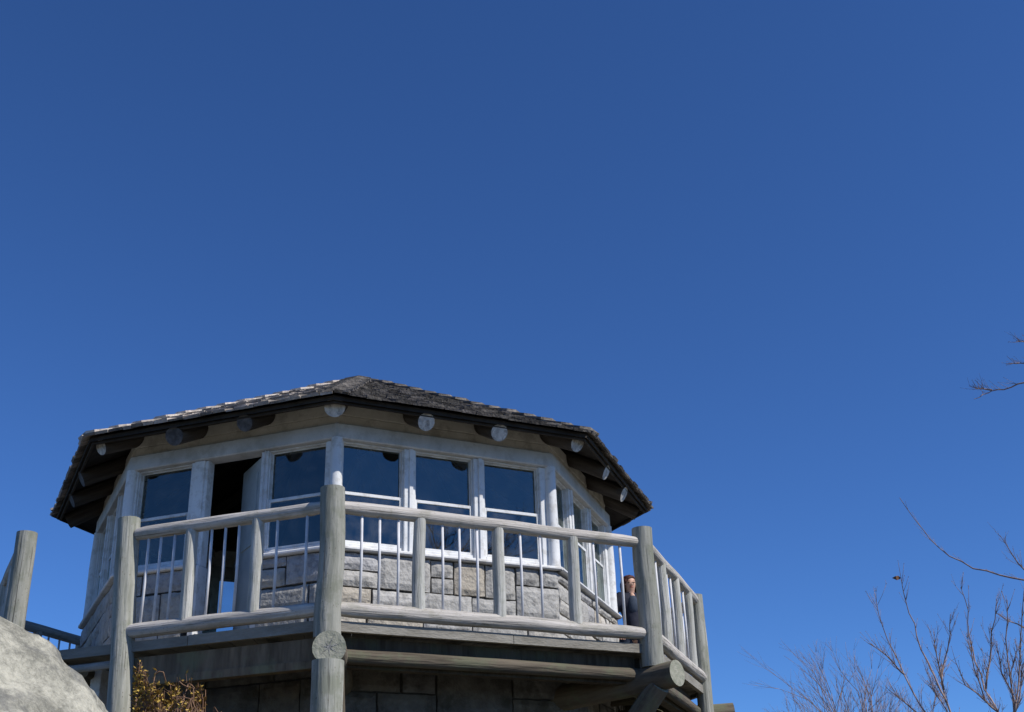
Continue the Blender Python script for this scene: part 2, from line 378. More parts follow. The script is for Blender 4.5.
# door
F = FACES[0]; mb = MB()
F.box(mb, -.335, -.27, W-.12, W+.035, .045, .97, m_white); F.box(mb, .33, .395, W-.12, W+.035, .045, .97, m_white)
F.box(mb, -.268, .328, W-.12, W+.0, .04, .075, m_header)
df = mb.build('door_frame', cabin)
phi = R_(40); h = F.p(.322, W-.09, 0); dv = Vector((-math.cos(phi), math.sin(phi), 0)); nn = Vector((-dv.y, dv.x, 0)); nn = -nn if nn.y > 0 else nn
mb = MB(); L_ = .56
def dbox(a, b, z0, z1, e0, e1, m):
    q = [h+dv*a+nn*e0, h+dv*b+nn*e0, h+dv*b+nn*e1, h+dv*a+nn*e1]
    hexa(mb, [p_+Vector((0, 0, z0)) for p_ in q]+[p_+Vector((0, 0, z1)) for p_ in q], m)
dbox(0, L_, .09, 2.02, 0, .035, m_door)
for (a, b) in ((.1, .98), (1.1, 1.9)):
    dbox(.09, L_-.09, a+.06, b-.02, .0355, .045, m_door)
door = mb.build('door', cabin)
mb = MB(); q = h+dv*(L_-.05)+nn*.06; tube(mb, [q+Vector((0, 0, 1.0)), q+Vector((0, 0, 1.08))], [.014, .014], m_metal, 8)
tube(mb, [q+Vector((0, 0, 1.04))-nn*.03, q+Vector((0, 0, 1.04))+nn*.02], [.012, .026], m_metal, 8)
mb.build('handle', door)
# floor inside
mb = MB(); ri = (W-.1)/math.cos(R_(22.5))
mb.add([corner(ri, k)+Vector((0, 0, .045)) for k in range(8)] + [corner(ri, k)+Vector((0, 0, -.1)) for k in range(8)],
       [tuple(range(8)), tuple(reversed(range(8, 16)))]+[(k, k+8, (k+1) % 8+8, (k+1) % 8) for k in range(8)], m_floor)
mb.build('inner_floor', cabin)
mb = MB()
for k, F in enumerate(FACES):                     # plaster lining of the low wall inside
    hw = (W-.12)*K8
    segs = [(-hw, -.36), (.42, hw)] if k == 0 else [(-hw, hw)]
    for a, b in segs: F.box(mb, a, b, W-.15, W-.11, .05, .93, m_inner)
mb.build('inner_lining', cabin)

# roof: boarding, shakes, hip caps
RE, ZE, SL = 3.53, 2.235, .490
def roof_pt(F, t, s, lift):           # s: horizontal distance in from the eave (apothem direction)
    ap = RE*math.cos(R_(22.5)) - s
    slope = SL/math.cos(R_(22.5)); n_up = Vector((F.n.x*slope, F.n.y*slope, 1)).normalized()
    return F.p(t, ap, ZE + s*slope) + n_up*lift
AP = RE*math.cos(R_(22.5)); SMAX = AP-.26
mb = MB()
ve = [corner(RE, k)+Vector((0, 0, ZE)) for k in range(8)]; vi = [corner(.30, k)+Vector((0, 0, ZE+(RE-.30)*SL)) for k in range(8)]
up_ = Vector((0, 0, .045))
vs = ve+vi+[v+up_ for v in ve]+[v+up_ for v in vi]
fs = []
for k in range(8):
    j = (k+1) % 8
    fs += [(k, k+8, j+8, j), (k+16, j+16, j+24, k+24), (k, j, j+16, k+16)]
fs += [tuple(range(15, 7, -1)), tuple(range(24, 32))]
mb.add(vs, fs, m_sheath); roof = mb.build('roof', cabin)
for F in FACES:                                     # rough board hung along each eave
    mb = MB(); h3 = (RE*math.cos(R_(22.5))-.03)*K8; F.box(mb, -h3, h3, AP-.055, AP-.03, ZE-.018, ZE+.012, m_sheath, bev=.004); mb.build('eave_board', roof)
mb = MB(); rnd = random.Random(3); EXPO = .165
for F in FACES:
    s = -.035; row = 0
    while s < SMAX:
        wlow = (AP-s)*K8; x = -wlow-rnd.uniform(0, .12)
        while x < wlow:
            wd = rnd.uniform(.09, .21); a, b = x+.003, x+wd-.003
            ln = EXPO*2.1; j = rnd.uniform(-.022, .022) if row else rnd.uniform(-.008, .008); s0 = s+j; s1 = s+ln
            th = rnd.uniform(.016, .034); lf = rnd.uniform(0, .012)
            def cl(t, ss): q = max(0.02, (AP-ss)*K8+.006); return max(-q, min(q, t))
            if cl(b, s0)-cl(a, s0) > .015:
                s1 = min(s1, SMAX+.05)
                base = .046
                q = [roof_pt(F, cl(a, s0), s0, base+.012+lf), roof_pt(F, cl(b, s0), s0, base+.012+lf), roof_pt(F, cl(b, s1), s1, base), roof_pt(F, cl(a, s1), s1, base),
                     roof_pt(F, cl(a, s0), s0, base+.012+lf+th), roof_pt(F, cl(b, s0), s0, base+.012+lf+th+rnd.uniform(-.006, .006)), roof_pt(F, cl(b, s1), s1, base+.010), roof_pt(F, cl(a, s1), s1, base+.010)]
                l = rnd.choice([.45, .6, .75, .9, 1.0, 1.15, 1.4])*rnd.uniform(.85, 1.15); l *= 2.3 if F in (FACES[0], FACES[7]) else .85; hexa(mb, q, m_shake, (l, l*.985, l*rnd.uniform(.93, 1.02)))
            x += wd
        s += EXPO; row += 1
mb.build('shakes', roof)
mb = MB()
for k in range(8):                   # overlapping cap shakes along each hip
    r = RE+.05
    Fl, Fr = FACES[(k-1) % 8], FACES[k]
    while r > .30:
        r2 = max(r-.34, .22)
        lift = rnd.uniform(.0, .014)
        for F, sg in ((Fl, -1), (Fr, 1)):
            def hp(rr, wv, l):
                c = corner(rr, k); z = ZE+(RE-rr)*SL
                v = Vector((c.x, c.y, z)); t = F.t*(wv*sg)
                sl = SL/math.cos(R_(22.5)); n_up = Vector((F.n.x*sl, F.n.y*sl, 1)).normalized()
                return v+t+Vector((0, 0, l*1.08)) if wv == 0 else v+t+n_up*l
            wv = rnd.uniform(.13, .17); b0 = .085+lift; b1 = .066
            q = [hp(r, 0, b0), hp(r, wv, b0), hp(r2, wv, b1), hp(r2, 0, b1), hp(r, 0, b0+.028), hp(r, wv, b0+.024), hp(r2, wv, b1+.012), hp(r2, 0, b1+.012)]
            if sg < 0: q = [q[1], q[0], q[3], q[2], q[5], q[4], q[7], q[6]]
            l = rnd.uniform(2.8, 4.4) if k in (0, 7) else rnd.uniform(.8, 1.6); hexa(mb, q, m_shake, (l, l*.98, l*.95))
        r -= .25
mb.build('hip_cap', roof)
mb = MB(); zc = ZE+(RE-.30)*SL
tube(mb, [(0, 0, zc+.02), (0, 0, zc+.085), (0, 0, zc+.12)], [.36, .34, .02], m_shake, 8, .8); mb.build('peak_cap', roof)
# rafters: round poles, their ends painted
slope = SL/math.cos(R_(22.5))
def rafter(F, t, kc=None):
    mb = MB(); r = .088*random.uniform(.9, 1.08); em = m_shaded_end if (F in (FACES[0], FACES[7]) and kc != 0) else m_rend
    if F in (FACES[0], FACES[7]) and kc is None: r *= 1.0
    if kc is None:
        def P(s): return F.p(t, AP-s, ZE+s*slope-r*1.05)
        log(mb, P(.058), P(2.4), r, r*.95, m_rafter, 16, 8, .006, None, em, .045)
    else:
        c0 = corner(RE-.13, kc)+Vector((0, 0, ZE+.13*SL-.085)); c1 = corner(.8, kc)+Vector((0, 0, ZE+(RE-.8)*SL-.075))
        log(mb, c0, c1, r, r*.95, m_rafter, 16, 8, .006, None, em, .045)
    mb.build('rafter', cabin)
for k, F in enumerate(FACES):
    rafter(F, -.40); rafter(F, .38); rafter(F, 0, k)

# ------------------------------------------------------------------ deck round the cabin
deck = empty('viewing_deck', 'weathered timber deck wrapped round the cabin on log brackets', 'deck')
PC = [Vector((-1.49, -3.79, 0)), Vector((1.64, -3.79, 0)), Vector((3.79, -1.56, 0)), Vector((3.79, 1.03, 0)), Vector((1.57, 3.79, 0)),
      Vector((-1.57, 3.79, 0)), Vector((-3.79, 1.57, 0)), Vector((-3.79, -1.57, 0))]     # the deck's eight corners
inner = [corner((DS+.03)/math.cos(R_(22.5)), k) for k in range(8)]
rnd = random.Random(8)
mb = MB()
for k in range(8):                       # boards laid square to each side
    j = (k+1) % 8; A, B = PC[k], PC[j]; n = 26; a0, b0 = inner[k]*.985, inner[j]*.985
    ed = (B-A); out = Vector((ed.y, -ed.x, 0)).normalized()
    for i in range(n):
        u0_, u1_ = i/n+.0012, (i+1)/n-.0012
        e = -.038; zz = .04+rnd.uniform(-.004, .004)
        q = [A.lerp(B, u0_)+out*e, A.lerp(B, u1_)+out*e, b0*0+a0.lerp(b0, u1_), a0.lerp(b0, u0_)]
        if Vector(q[0]-q[3]).length < .1: continue
        hexa(mb, [p_+Vector((0, 0, zz-.042)) for p_ in q]+[p_+Vector((0, 0, zz)) for p_ in q], m_deck, rnd.uniform(.75, 1.2))
mb.build('deck_boards', deck)
def edge_frame(k):
    A, B = PC[k], PC[(k+1) % 8]; d = (B-A).normalized(); n = Vector((d.y, -d.x, 0)); return A, B, d, n
for k in range(8):
    A, B, d, n = edge_frame(k); Z = Vector((0, 0, 1))
    mb = MB()
    def lb(a, b, e0, e1, z0, z1, m, ti=1.0):
        q = [A+d*a+n*e0, A+d*b+n*e0, A+d*b+n*e1, A+d*a+n*e1]
        q = [q[0], q[1], q[2], q[3]]
        hexa(mb, [p_+Z*z0 for p_ in q][::-1]+[p_+Z*z1 for p_ in q][::-1], m, ti)
    Ln = (B-A).length
    x = .02
    while x < Ln-.02:                    # rim of two or three lengths
        x2 = min(Ln-.02, x+rnd.uniform(1.2, 1.9)); x2 = Ln-.02 if Ln-x2 < .5 else x2
        lb(x, x2-.006, -.035, .012, -.035, .05+rnd.uniform(-.006, .006), m_deck, rnd.uniform(.8, .95)); x = x2
    mb.build('rim_board', deck)
    mb = MB()
    if k == 0:
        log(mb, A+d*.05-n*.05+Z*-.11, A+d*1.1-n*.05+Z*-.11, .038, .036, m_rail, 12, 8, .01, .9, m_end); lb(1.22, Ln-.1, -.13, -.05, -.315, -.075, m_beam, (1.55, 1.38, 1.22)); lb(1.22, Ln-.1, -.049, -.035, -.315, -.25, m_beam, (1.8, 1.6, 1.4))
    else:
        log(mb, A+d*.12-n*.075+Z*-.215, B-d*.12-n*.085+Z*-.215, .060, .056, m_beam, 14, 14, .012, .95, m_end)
        lb(.1, Ln-.1, -.24, -.14, -.29, -.045, m_beam, .55)  # darkened plate painting the shade of the open recess behind the log
    mb.build('edge_beam', deck)
    for i in range(1, 5):                # joists
        mb = MB(); p = A+d*(Ln*i/5)
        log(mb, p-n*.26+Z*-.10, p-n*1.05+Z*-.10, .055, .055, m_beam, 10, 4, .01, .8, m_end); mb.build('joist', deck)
ends = {1: (Vector((1.755, -3.95, -.205)), .132), 2: (Vector((4.04, -1.70, -.25)), .115), 3: (Vector((4.06, 1.22, -.22)), .11)}
for k in range(8):
    e, r = ends.get(k, (PC[k]*1.06+Vector((0, 0, -.23)), .125)) if k in ends else (PC[k]*1.06+Vector((0, 0, -.23)), .125)
    if k == 0: continue
    rad = Vector((e.x, e.y, 0)).normalized(); base = rad*2.75
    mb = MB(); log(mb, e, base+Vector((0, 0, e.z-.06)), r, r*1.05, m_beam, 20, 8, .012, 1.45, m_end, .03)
    cb = mb.build('bracket_log', deck)
    if k == 1:                           # carved star of drying cracks in the log end
        mb = MB(); a = Vector((-rad.y, rad.x, 0)); rs = random.Random(2)
        for q in range(7):
            an = q*math.pi*2/7+.3; dv2 = a*math.cos(an)+Z*math.sin(an); pv = a*-math.sin(an)+Z*math.cos(an)
            l1 = r*rs.uniform(.45, .8); c = e+rad*.003
            mb.add([c+pv*.006, c-pv*.006, c+dv2*l1], [(0, 1, 2), (0, 2, 1)], m_rend, 1)
        mb.build('drying_cracks', cb)
    mb = MB()
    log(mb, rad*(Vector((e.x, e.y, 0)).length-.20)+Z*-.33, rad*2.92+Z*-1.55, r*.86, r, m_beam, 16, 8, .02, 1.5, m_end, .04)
    mb.build('brace_log', deck)
# props that stand on the ground
def prop(k, x, y, r=.14, top=-.33, m=m_post):
    mb = MB(); log(mb, (x, y, top), (x, y, terrain_z(x, y)-.3), r, r*1.05, m, 16, 14, .03, 1.1, m_end); mb.build('support_post', deck)
prop(1, 1.74, -3.93, .125, -.31)

# ------------------------------------------------------------------ railing
rail = empty('log_railing', 'peeled log railing with white metal rods around the deck edge', 'railing')
def post(x, y, z0, z1, r, lean=(0, 0)):
    mb = MB(); log(mb, (x, y, z0), (x+lean[0], y+lean[1], z1), r*1.04, r*.97, m_post, 18, 16, .02, None, m_end, .03)
    return mb.build('post', rail)
posts = [(-1.47, -3.79, .0, 1.17, .095), (-.33, -3.80, None, 1.15, .10), (1.66, -3.80, -.10, 1.155, .105), (3.80, -1.58, -.16, 1.14, .10), (3.80, 1.00, -.35, 1.07, .085)]
for (x, y, z0, z1, r) in posts:
    if z0 is None: z0 = terrain_z(x, y)-.3
    if x < -1: z0 = terrain_z(x, y)-.3
    if -1 < x < 0: post(x+.24, y, z0, z1, r, (-.27, 0))
    else: post(x, y, z0, z1, r)
for p in PC[4:]: post(p.x, p.y, -.3, 1.12, .095)
def span(A, B, lb_, rods, zt=1.0, zb=.14, rA=.08, rB=.08, rr=.060):
    A = Vector(A); B = Vector(B); d = (B-A).normalized(); Ln = (B-A).length
    mb = MB(); log(mb, A+d*rA+Vector((0, 0, zt)), B-d*rB+Vector((0, 0, zt)), rr, rr*.93, m_rail, 16, 18, .010, 1.1, m_end, .018, .12); mb.build('top_rail', rail)
    mb = MB(); log(mb, A+d*rA+Vector((0, 0, zb)), B-d*rB+Vector((0, 0, zb)), rr*1.08, rr, m_rail, 16, 18, .010, 1.1, m_end, .018, .12); mb.build('bottom_rail', rail)
    for s in lb_:
        p = A+d*s; mb = MB(); log(mb, p+Vector((0, 0, zb+.03)), p+Vector((random.uniform(-.01, .01), 0, zt-.03)), .056, .053, m_bal, 14, 8, .012, 1.15, m_end, .03); mb.build('baluster', rail)
    for s in rods:
        p = A+d*s; mb = MB(); tube(mb, [p+Vector((0, 0, zb+.03)), p+Vector((.004, 0, .55)), p+Vector((0, 0, zt-.02))], [.0125]*3, m_rod, 8); mb.build('rod', rail)
Ax = -.33
span((-.33, -3.80, 0), (1.66, -3.80, 0), [.65, 1.30], [.203, .33, .47, .84, .976, 1.11, 1.48, 1.76])
A, B = Vector((1.66, -3.80, 0)), Vector((3.80, -1.58, 0)); mid = 1.545
span(A, B, [mid+s for s in (-.76, 0, .76)], [mid+s for s in (-1.28, -1.12, -.95, -.54, -.38, -.21, .22, .42, .98, 1.27)])
span((3.80, -1.58, 0), (3.80, 1.00, 0), [.72, 1.36, 2.02], [.24, .48, .98, 1.16, 1.60, 1.80, 2.24])
def auto(A, B, zt=1.0):
    Ln = (Vector(B)-Vector(A)).length; n = max(2, round(Ln/.72)); lbs = [Ln*i/n for i in range(1, n)]
    rods = [Ln*(i+f)/n for i in range(n) for f in (.25, .5, .75)]
    span(A, B, lbs, rods, zt)
auto(posts[4][:2]+(0,), PC[4]); auto(PC[4], PC[5]); auto(PC[5], PC[6]); auto(PC[6], PC[7], 1.1); auto(PC[7], (-1.47, -3.79, 0), 1.1)

# pale post under the entrance side of the deck
mb = MB(); F0 = FACES[0]
x, y = -.80, -3.38
F0.box(mb, x-.055, x+.055, -y-.06, -y+.06, terrain_z(x, y)-.2, -.07, m_white)
F0.box(mb, x-.09, x+.09, -y-.09, -y+.09, terrain_z(x, y)-.25, terrain_z(x, y)+.12, m_mortar)
tag(mb.build('pale_post'), 'square pale painted post standing under the deck beside the boulder', 'post')

# ------------------------------------------------------------------ helper: world point at a distance along a direction seen from the site plan
def at(px, py, dist):
    d = fw + rt*((px-512)/FPX) - up*((py-356)/FPX); d.normalize(); return CAM + d*dist

# ------------------------------------------------------------------ boulder
c = at(-234, 865, 7.6)
FC = [((rt*.62+up*.78).normalized(), 1.565), ((rt*.45+up*.5-fw*.75).normalized(), 1.42), ((rt*.1+up*.62-fw*.78).normalized(), 1.36), ((rt*.85+up*.1-fw*.5).normalized(), 1.62), (Vector((.2, .5, 1)).normalized(), 1.40)]
mb = MB(); nu, nv = 220, 150; vs = []; fs = []
for i in range(nv+1):
    for j in range(nu):
        th = math.pi*i/nv; ph = 2*math.pi*j/nu
        v = Vector((math.sin(th)*math.cos(ph), math.sin(th)*math.sin(ph), math.cos(th)))
        k = 1 + .04*noise.noise(v*1.3+Vector((3, 1, 4))) + .012*noise.noise(v*3.1) + .016*noise.fractal(v*7, 1, 2, 5) + .006*noise.fractal(v*26, 1, 2, 4) - .02*max(0, .14-abs(noise.noise(v*2.2+Vector((8, 0, 2)))))*6*.5
        p = Vector((v.x*1.84, v.y*1.84, v.z*1.5))
        for fn, fd in FC:
            ex = p.dot(fn)-fd
            if ex > 0: p -= fn*ex*.93
        p *= k
        if v.z < 0: p.z = p.z*1.9; p.x *= 1+.25*(-v.z); p.y *= 1+.25*(-v.z)
        vs.append(c+p)
for i in range(nv):
    for j in range(nu):
        k = (j+1) % nu; fs.append((i*nu+j, (i+1)*nu+j, (i+1)*nu+k, i*nu+k))
mb.add(vs, fs, m_rock, None, None, True)
tag(mb.build('boulder'), 'big pale lichen covered boulder in front of the deck steps', 'boulder')

# ------------------------------------------------------------------ shrubs and trees
def side_twigs(mb, pts, rnd, n, lmin, lmax, r, m, depth=0, spread=.8, bud=True):
    P = [Vector(p) for p in pts]
    for _ in range(n):
        i = rnd.randrange(len(P)-1); f = rnd.random(); p = P[i].lerp(P[i+1], f); d = (P[i+1]-P[i]).normalized()
        v = (d + Vector((rnd.uniform(-1, 1), rnd.uniform(-1, 1), rnd.uniform(-.5, 1)))*spread).normalized()
        l = rnd.uniform(lmin, lmax); q = p+v*l*.5+Vector((0, 0, .06*l)); e = q+(v+Vector((0, 0, .35))).normalized()*l*.5
        tube(mb, [p, q, e], [r, r*.8, r*.5], m, 4)
        if bud: tube(mb, [e, e+v*r*3, e+v*r*5], [r*.5, r*1.3, r*.2], m, 4)
        if depth: side_twigs(mb, [p, q, e], rnd, 2, lmin*.5, lmax*.5, r*.7, m, depth-1, spread, bud)
def stems(mb, polys, dist, rnd, r0_, r1_, m, tw=6, tl=(.04, .14)):
    out = []
    for poly in polys:                              # each stem listed from its tip down
        dd = dist+rnd.uniform(-.35, .35); n = len(poly)
        pts = [at(x, y, dd + .25*math.sin(i*.9)*rnd.uniform(.3, 1)) for i, (x, y) in enumerate(poly)]
        fine = []
        for i in range(n-1):
            for f in (0, .5): fine.append(pts[i].lerp(pts[i+1], f)+Vector((rnd.uniform(-1, 1), rnd.uniform(-1, 1), rnd.uniform(-1, 1)))*.006)
        fine.append(pts[-1]); N_ = len(fine)
        tube(mb, fine, [r0_+(r1_-r0_)*(i/(N_-1)) for i in range(N_)], m, 6)
        side_twigs(mb, fine[::-1], rnd, tw, tl[0], tl[1], r0_*.75, m, 0 if tw < 15 else (rnd.random() < .6), .6)
        out.append(pts)
    return out

rnd = random.Random(21)
sh = empty('bare_shrub', 'leafless shrub of upright reddish twigs with one dry leaf at right edge', 'shrub')
D1 = 8.2
joint = (966, 752)
polys = [[(901, 578), (906, 604), (914, 623), (920, 649), (935, 677), (946, 702), joint],
         [(876, 602), (883, 627), (894, 653), (904, 674), (920, 705), (940, 735), joint],
         [(871, 645), (888, 656), (898, 669), (904, 674)],
         [(950, 614), (950, 636), (945, 662), (942, 682), (946, 702)],
         [(961, 588), (968, 610), (969, 636), (976, 662), (985, 689), (998, 712), (990, 750)],
         [(997, 605), (992, 633), (989, 662), (986, 689)],
         [(956, 662), (966, 685), (985, 700), (998, 712)],
         [(1018, 649), (1011, 675), (1015, 712), (995, 750)],
         [(998, 650), (1002, 672), (1013, 695)],
         [(933, 640), (938, 665), (944, 690)], [(1008, 600), (1006, 640), (1012, 690), (1015, 712)], [(925, 668), (934, 690), (946, 710), joint], [(968, 640), (974, 668), (985, 700), (998, 712)], [(1024, 590), (1020, 640), (1018, 690), (1015, 712)], [(890, 690), (908, 705), (940, 735)],
         [(1030, 630), (1022, 670), (1020, 700), (1015, 712)]]
mb = MB(); pts = stems(mb, polys, D1, rnd, .0022, .0066, m_twig, 24, (.03, .15)); mb.build('branches', sh)
mb = MB(); bx = at(985, 752, D1); gz = terrain_z(bx.x, bx.y)
for q in (joint, (990, 750), (995, 750)):
    tp = at(q[0], q[1], D1); tube(mb, [tp, tp.lerp(Vector((bx.x, bx.y, gz)), .5)+Vector((.02, 0, 0)), (bx.x, bx.y, gz-.1)], [.011, .016, .024], m_twig, 7)
mb.build('stem', sh)
tip = pts[0][0]; mb = MB()
lv = [tip+rt*x+up*y+fw*z for x, y, z in ((0, 0, 0), (-.012, .012, .01), (-.035, .014, -.004), (-.055, -.002, .01), (-.03, -.012, -.01), (-.01, -.01, .004))]
mb.add(lv, [(0, 1, 5), (1, 2, 4, 5), (2, 3, 4)], m_dead)
mb.build('leaf', sh)

rnd = random.Random(5)
tr = empty('bare_tree', 'leafless tree reaching long curved boughs in from the right edge', 'tree')
D2 = 9.0
mb = MB()
polys = [[(899, 498), (917, 521), (930, 540), (950, 557), (973, 568), (999, 575), (1024, 579), (1070, 590), (1125, 625)],
         [(1000, 535), (1012, 555), (1026, 572), (1070, 590)],
         [(998, 614), (1010, 622), (1024, 627), (1070, 640), (1125, 680)],
         [(975, 399), (983, 395), (992, 390), (1004, 389), (1018, 384), (1040, 378), (1085, 400), (1120, 470)],
         [(977, 389), (985, 389), (992, 390)], [(1007, 364), (1024, 363), (1060, 372), (1085, 400)],
         [(1016, 342), (1035, 343), (1060, 372)]]
stems(mb, polys, D2, rnd, .002, .0078, m_twig, 20, (.03, .13))
up_pts = [at(1125, y, D2) for y in (625, 680, 470)]
mb.build('boughs', tr)
mb = MB(); q = at(1135, 700, D2); gz = terrain_z(q.x, q.y)
tube(mb, [(q.x+.05, q.y, gz-.2), (q.x, q.y, gz+.8), q, at(1128, 640, D2), at(1122, 540, D2), at(1120, 470, D2), at(1085, 300, D2), at(1070, 200, D2), at(1080, 60, D2)], [.11, .09, .075, .07, .055, .045, .035, .02, .008], m_bark, 10)
mb.build('trunk', tr)
rnd = random.Random(77); mb = MB()                 # the rest of the crown, spreading away to the right
side = (rt*Vector((1, 1, 0))).normalized()
def bough(p, d, l, r, lev):
    q = p+d*l*.5+Vector((rnd.uniform(-1, 1), rnd.uniform(-1, 1), rnd.uniform(0, 1)))*l*.06; e = q+(d+Vector((rnd.uniform(-.2, .2), rnd.uniform(-.2, .2), .15))).normalized()*l*.5
    tube(mb, [p, q, e], [r, r*.8, r*.6], m_twig, 5)
    if lev:
        for i in range(3):
            v = (d+Vector((rnd.uniform(-1, 1), rnd.uniform(-1, 1), rnd.uniform(-.4, .8)))*.6).normalized()
            bough(e if i < 2 else q, v, l*rnd.uniform(.55, .75), r*.58, lev-1)
for py, l in ((640, 1.1), (560, 1.3), (480, 1.3), (380, 1.1), (300, 1.0), (200, .8), (120, .6)):
    p0 = at(1128 if py > 500 else 1100 if py > 350 else 1072, py, D2)
    for _ in range(2):
        bough(p0, (side*rnd.uniform(.6, 1.1)+Vector((rnd.uniform(-.1, .3), rnd.uniform(-.7, .7), rnd.uniform(.2, .8)))).normalized(), l, .022, 4)
mb.build('crown', tr)

rnd = random.Random(9)
ft = empty('bare_tree', 'hazy fine twigged bare tree farther off, left of the reddish shrub', 'tree')
b = at(873, 846, 20.); gz = terrain_z(b.x, b.y)
base = Vector((b.x, b.y, b.z)); mb = MB(); mt = MB()
tube(mt, [(b.x, b.y, gz-.2), (b.x+.04, b.y, (gz+b.z)/2), tuple(base)], [.09, .07, .05], m_bark, 8); mt.build('trunk', ft)
def grow(p, d, l, r, lev):
    q = p+d*l*.5+Vector((rnd.uniform(-1, 1), rnd.uniform(-1, 1), rnd.uniform(-1, 1)))*l*.05; e = q+(d+Vector((rnd.uniform(-.12, .12), rnd.uniform(-.12, .12), .06))).normalized()*l*.5
    tube(mb, [p, q, e], [r, r*.82, r*.62], m_twig, 4)
    if lev == 0: return
    for i in range(rnd.choice([2, 3, 3]) if lev > 1 else 3):
        a = Vector((rnd.uniform(-1, 1), rnd.uniform(-1, 1), rnd.uniform(-.6, .8)))
        grow(e if i < 2 else q, (d+a*.5).normalized(), l*rnd.uniform(.55, .85), r*.6, lev-1)
for a in ((-.26, .1), (-.3, -.3), (-.2, .3), (-.08, -.2), (.02, .3), (.1, -.3), (.22, .2), (.35, 0), (.45, .2)):
    grow(base, Vector((a[0], a[1], 1)).normalized(), rnd.uniform(.85, 1.05), .021, 5)
mb.build('twigs', ft)

rnd = random.Random(14)
gs = empty('golden_shrub', 'tangled brown shrub with golden yellow leaves below the deck edge', 'shrub')
gx, gy = .54, -4.15; gz = terrain_z(gx, gy); ms = MB(); ml = MB()
def gstem(p, d, l, r, lev, cap=0):
    n = 5; pts = [Vector(p)]; dd = d.copy()
    for i in range(n):
        dd = (dd+Vector((rnd.uniform(-1, 1), rnd.uniform(-1, 1), rnd.uniform(-.6, .8)))*.22).normalized(); 
        q_ = pts[-1]+dd*l/n; top = -.12-.85*max(0, q_.x-.55)-.8*abs(noise.noise(Vector((q_.x*9, q_.y*9, 2))))-cap
        if q_.z > top: q_.z = top-rnd.uniform(0, .05); dd.z = -abs(dd.z)*.3; dd = (dd+Vector((rnd.uniform(-1, 1), rnd.uniform(-1, 1), 0))*.9).normalized()
        q_.x = min(max(q_.x, .25+.05*rnd.random()), 1.02); q_.y = min(max(q_.y, -4.30-.03*rnd.random()), -3.95); pts.append(q_+Vector((1, 1, 1))*1e-4*i)
    tube(ms, pts, [r*(1-.11*i) for i in range(n+1)], m_stem, 4)
    if lev > 0:
        for i in range(9 if lev == 2 else 4):
            q = pts[rnd.randrange(3, n+1)].lerp(pts[n-1], rnd.random()*.6); v = (dd+Vector((rnd.uniform(-1, 1), rnd.uniform(-1, 1), rnd.uniform(-.8, .7)))*.9).normalized()
            gstem(q, v, (l*rnd.uniform(.08, .17) if lev == 2 else l*rnd.uniform(.3, .5)), r*.5, lev-1, cap)
    if lev < 2:
        z = pts[-1].z
        for i in range(n+1):
            if rnd.random() < (.30 if z > -.60 else .07):
                for _ in range(2):
                    c = pts[i]; u = Vector((rnd.uniform(-1, 1), rnd.uniform(-1, 1), rnd.uniform(-.3, 1))).normalized(); v = u.cross(Vector((rnd.random(), rnd.random(), rnd.random()))).normalized()
                    s = rnd.uniform(.018, .034); mid_ = c+u*s*.6
                    ml.add([c, mid_+v*s*.35, c+u*s*1.35, mid_-v*s*.35], [(0, 1, 2, 3)], m_leaf, rnd.uniform(.55, 1.15))
for i in range(52):
    a = rnd.uniform(0, 2*math.pi); q = Vector((gx+.16*math.cos(a), gy+.12*math.sin(a), gz-.05))
    hgt = rnd.uniform(1.45, 2.10)
    gstem(q, Vector((rnd.uniform(-.20, .22), rnd.uniform(-.10, .06), 1)).normalized(), hgt*.94, .011, 2, rnd.uniform(0, .30)**1.3)
ms.build('stems', gs); ml.build('foliage', gs)

# ------------------------------------------------------------------ person behind the railing
def skinmesh(name, joints, edges, m, parent, sub=2, root=0):
    me = bpy.data.meshes.new(name); me.from_pydata([j[0] for j in joints], edges, []); me.materials.append(m)
    o = bpy.data.objects.new(name, me); C.objects.link(o)
    if parent: o.parent = parent
    md = o.modifiers.new('Skin', 'SKIN'); md.use_smooth_shade = True
    if not me.skin_vertices:
        bpy.context.view_layer.objects.active = o
    for i, j in enumerate(joints):
        sv = me.skin_vertices[0].data[i]; r = j[1]; sv.radius = r if isinstance(r, tuple) else (r, r); sv.use_root = (i == root)
    s = o.modifiers.new('Sub', 'SUBSURF'); s.levels = sub; s.render_levels = sub
    return o
pr = empty('person', 'person with auburn hair in dark jacket standing behind the railing by the right corner post', 'person')
ppos = Vector((2.91, 1.60, .05)); ang = math.atan2(CAM.y-ppos.y, CAM.x-ppos.x)+R_(14)    # faces this way
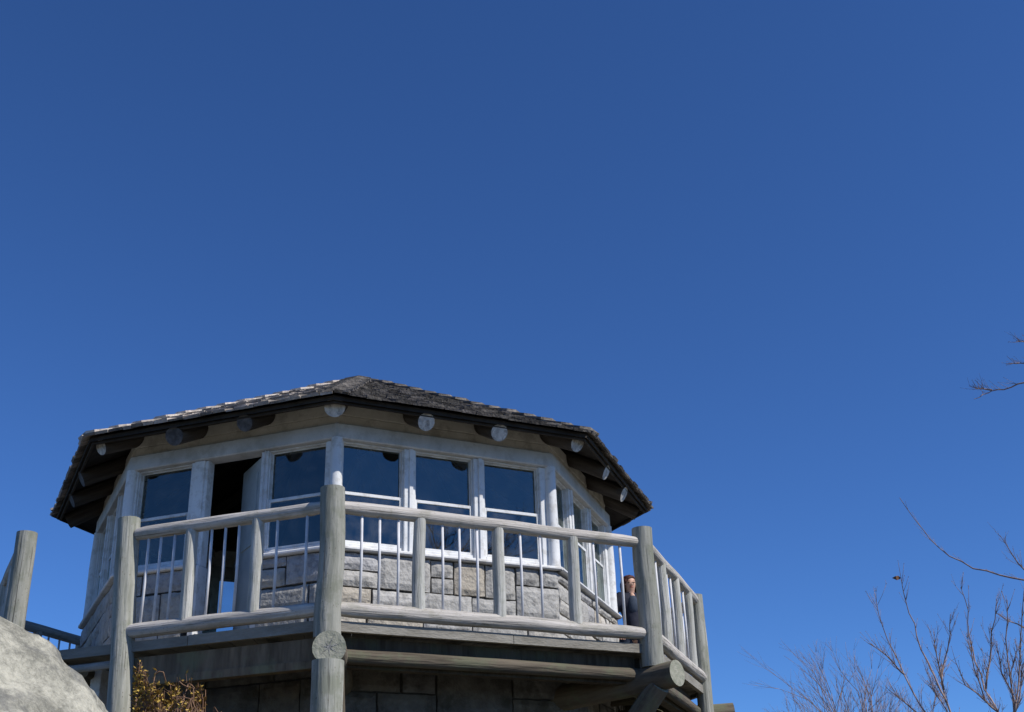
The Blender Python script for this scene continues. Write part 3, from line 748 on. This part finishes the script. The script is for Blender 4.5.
# local frame: +x forward, +y to the figure's left
def arm(s, grow_=0.0):
    return [((0.0, s*.165, 1.335), .062+grow_), ((.005, s*.225, 1.16), .05+grow_), ((.02, s*.245, 1.04), .043+grow_), ((.10, s*.235, .93), .036+grow_), ((.19, s*.215, .84), .028+grow_*.8)]
J = [((0, 0, .88), (.125, .105)), ((0, 0, 1.02), (.115, .09)), ((0, 0, 1.18), (.13, .10)), ((0, 0, 1.31), (.12, .085)), ((-.005, 0, 1.375), (.055, .05)), ((.01, 0, 1.425), (.048, .05)),
     ((.02, 0, 1.475), (.062, .066)), ((.022, 0, 1.53), (.073, .083)), ((.012, 0, 1.585), (.070, .082)), ((.005, 0, 1.615), (.045, .05))]
E_ = [(i, i+1) for i in range(9)]
for s in (1, -1):
    b0 = len(J); J += arm(s, -.012); E_ += [(3, b0)]+[(b0+i, b0+i+1) for i in range(4)]
    wr = len(J)-1
    hb = len(J); J.append(((.235, s*.205, .80), (.022, .036))); E_.append((wr, hb))
    for f, (dy, ln) in enumerate(((-.030, .06), (-.010, .075), (.010, .07), (.028, .055))):
        i0 = len(J); J += [((.265, s*.205+dy, .778), .009), ((.265+ln*.5, s*.205+dy*1.15, .752), .0085), ((.265+ln*.75, s*.205+dy*1.2, .722), .007)]
        E_ += [(hb, i0), (i0, i0+1), (i0+1, i0+2)]
    i0 = len(J); J += [((.235, s*.205-s*.045, .785), .011), ((.262, s*.205-s*.06, .765), .009)]; E_ += [(hb, i0), (i0, i0+1)]
for s in (1, -1):
    b0 = len(J); J += [((0, s*.085, .80), .09), ((.01, s*.095, .46), .058), ((-.01, s*.10, .10), .04), ((.0, s*.10, .05), .038), ((.12, s*.11, .03), .032)]
    E_ += [(0, b0)]+[(b0+i, b0+i+1) for i in range(4)]
body = skinmesh('body', J, E_, m_skin, pr)
j1 = [((0, 0, .80), (.15, .12)), ((0, 0, 1.0), (.135, .11)), ((0, 0, 1.18), (.15, .12)), ((-.005, 0, 1.30), (.145, .105)), ((-.03, 0, 1.365), (.085, .06))]
e1 = [(i, i+1) for i in range(4)]
for s in (1, -1):
    b0 = len(j1); j1 += [(( p_[0][0], p_[0][1]*1.12, p_[0][2]-.01), p_[1]) for p_ in arm(s, .052)]; e1 += [(3, b0)]+[(b0+i, b0+i+1) for i in range(4)]
jk = skinmesh('jacket', j1, e1, m_jacket, pr)
j2 = [((0, 0, .93), (.135, .115))]; e2 = []
for s in (1, -1):
    b0 = len(j2); j2 += [((0, s*.09, .80), .10), ((.01, s*.095, .46), .07), ((-.01, s*.10, .10), .058)]; e2 += [(0, b0), (b0, b0+1), (b0+1, b0+2)]
skinmesh('trousers', j2, e2, m_jeans, pr)
for s in (1, -1): skinmesh('boot', [((-.03, s*.10, .05), .05), ((.05, s*.105, .045), .048), ((.15, s*.115, .035), .04), ((-.015, s*.10, .14), .052)], [(0, 1), (1, 2), (0, 3)], m_boot, pr)
def blob(name, c, r, m, parent, seed=0, amp=0, keep=None, seg=28, thick=None):
    mb = MB(); vs = []; fs = []; nv = seg//2
    for i in range(nv+1):
        for j in range(seg):
            th = math.pi*i/nv; ph = 2*math.pi*j/seg; v = Vector((math.sin(th)*math.cos(ph), math.sin(th)*math.sin(ph), math.cos(th)))
            k = 1+amp*noise.noise(v*3+Vector((seed, 0, 0)))
            vs.append(Vector(c)+Vector((v.x*r[0], v.y*r[1], v.z*r[2]))*k)
    for i in range(nv):
        for j in range(seg):
            k = (j+1) % seg; f = (i*seg+j, (i+1)*seg+j, (i+1)*seg+k, i*seg+k)
            cc = sum((vs[q] for q in f), Vector())/4
            if keep is None or keep(cc): fs.append(f)
    mb.add(vs, fs, m, None, None, True); o = mb.build(name, parent)
    if thick:
        so = o.modifiers.new('Solid', 'SOLIDIFY'); so.thickness = thick; so.offset = 1
    return o
# hair: cap open over the face, falling to the collar
hair = blob('hair', (-.014, 0, 1.515), (.108, .092, .135), m_hair, pr, 3, .16, lambda c: not (c.x > .03 and c.z < 1.605-5*(c.y-.015)**2*3 and abs(c.y) < .066) and not (c.x > .03 and c.z < 1.40), 60, .014)
blob('shirt', (.105, 0, 1.24), (.045, .06, .12), m_shirt, pr, 1, .03)
for s in (1, -1):
    blob('eye', (.099, s*.031, 1.535), (.008, .013, .007), m_eye, pr)
    blob('eyebrow', (.102, s*.032, 1.556), (.006, .019, .004), m_hair, pr)
blob('nose', (.108, 0, 1.508), (.018, .012, .021), m_skin, pr)
blob('lips', (.098, 0, 1.475), (.010, .024, .008), m_lips, pr)
blob('collar_skin', (.086, 0, 1.345), (.036, .032, .055), m_skin, pr)
pr.scale = (.98, 1.05, .90); pr.location = ppos; pr.rotation_euler = (0, 0, ang)
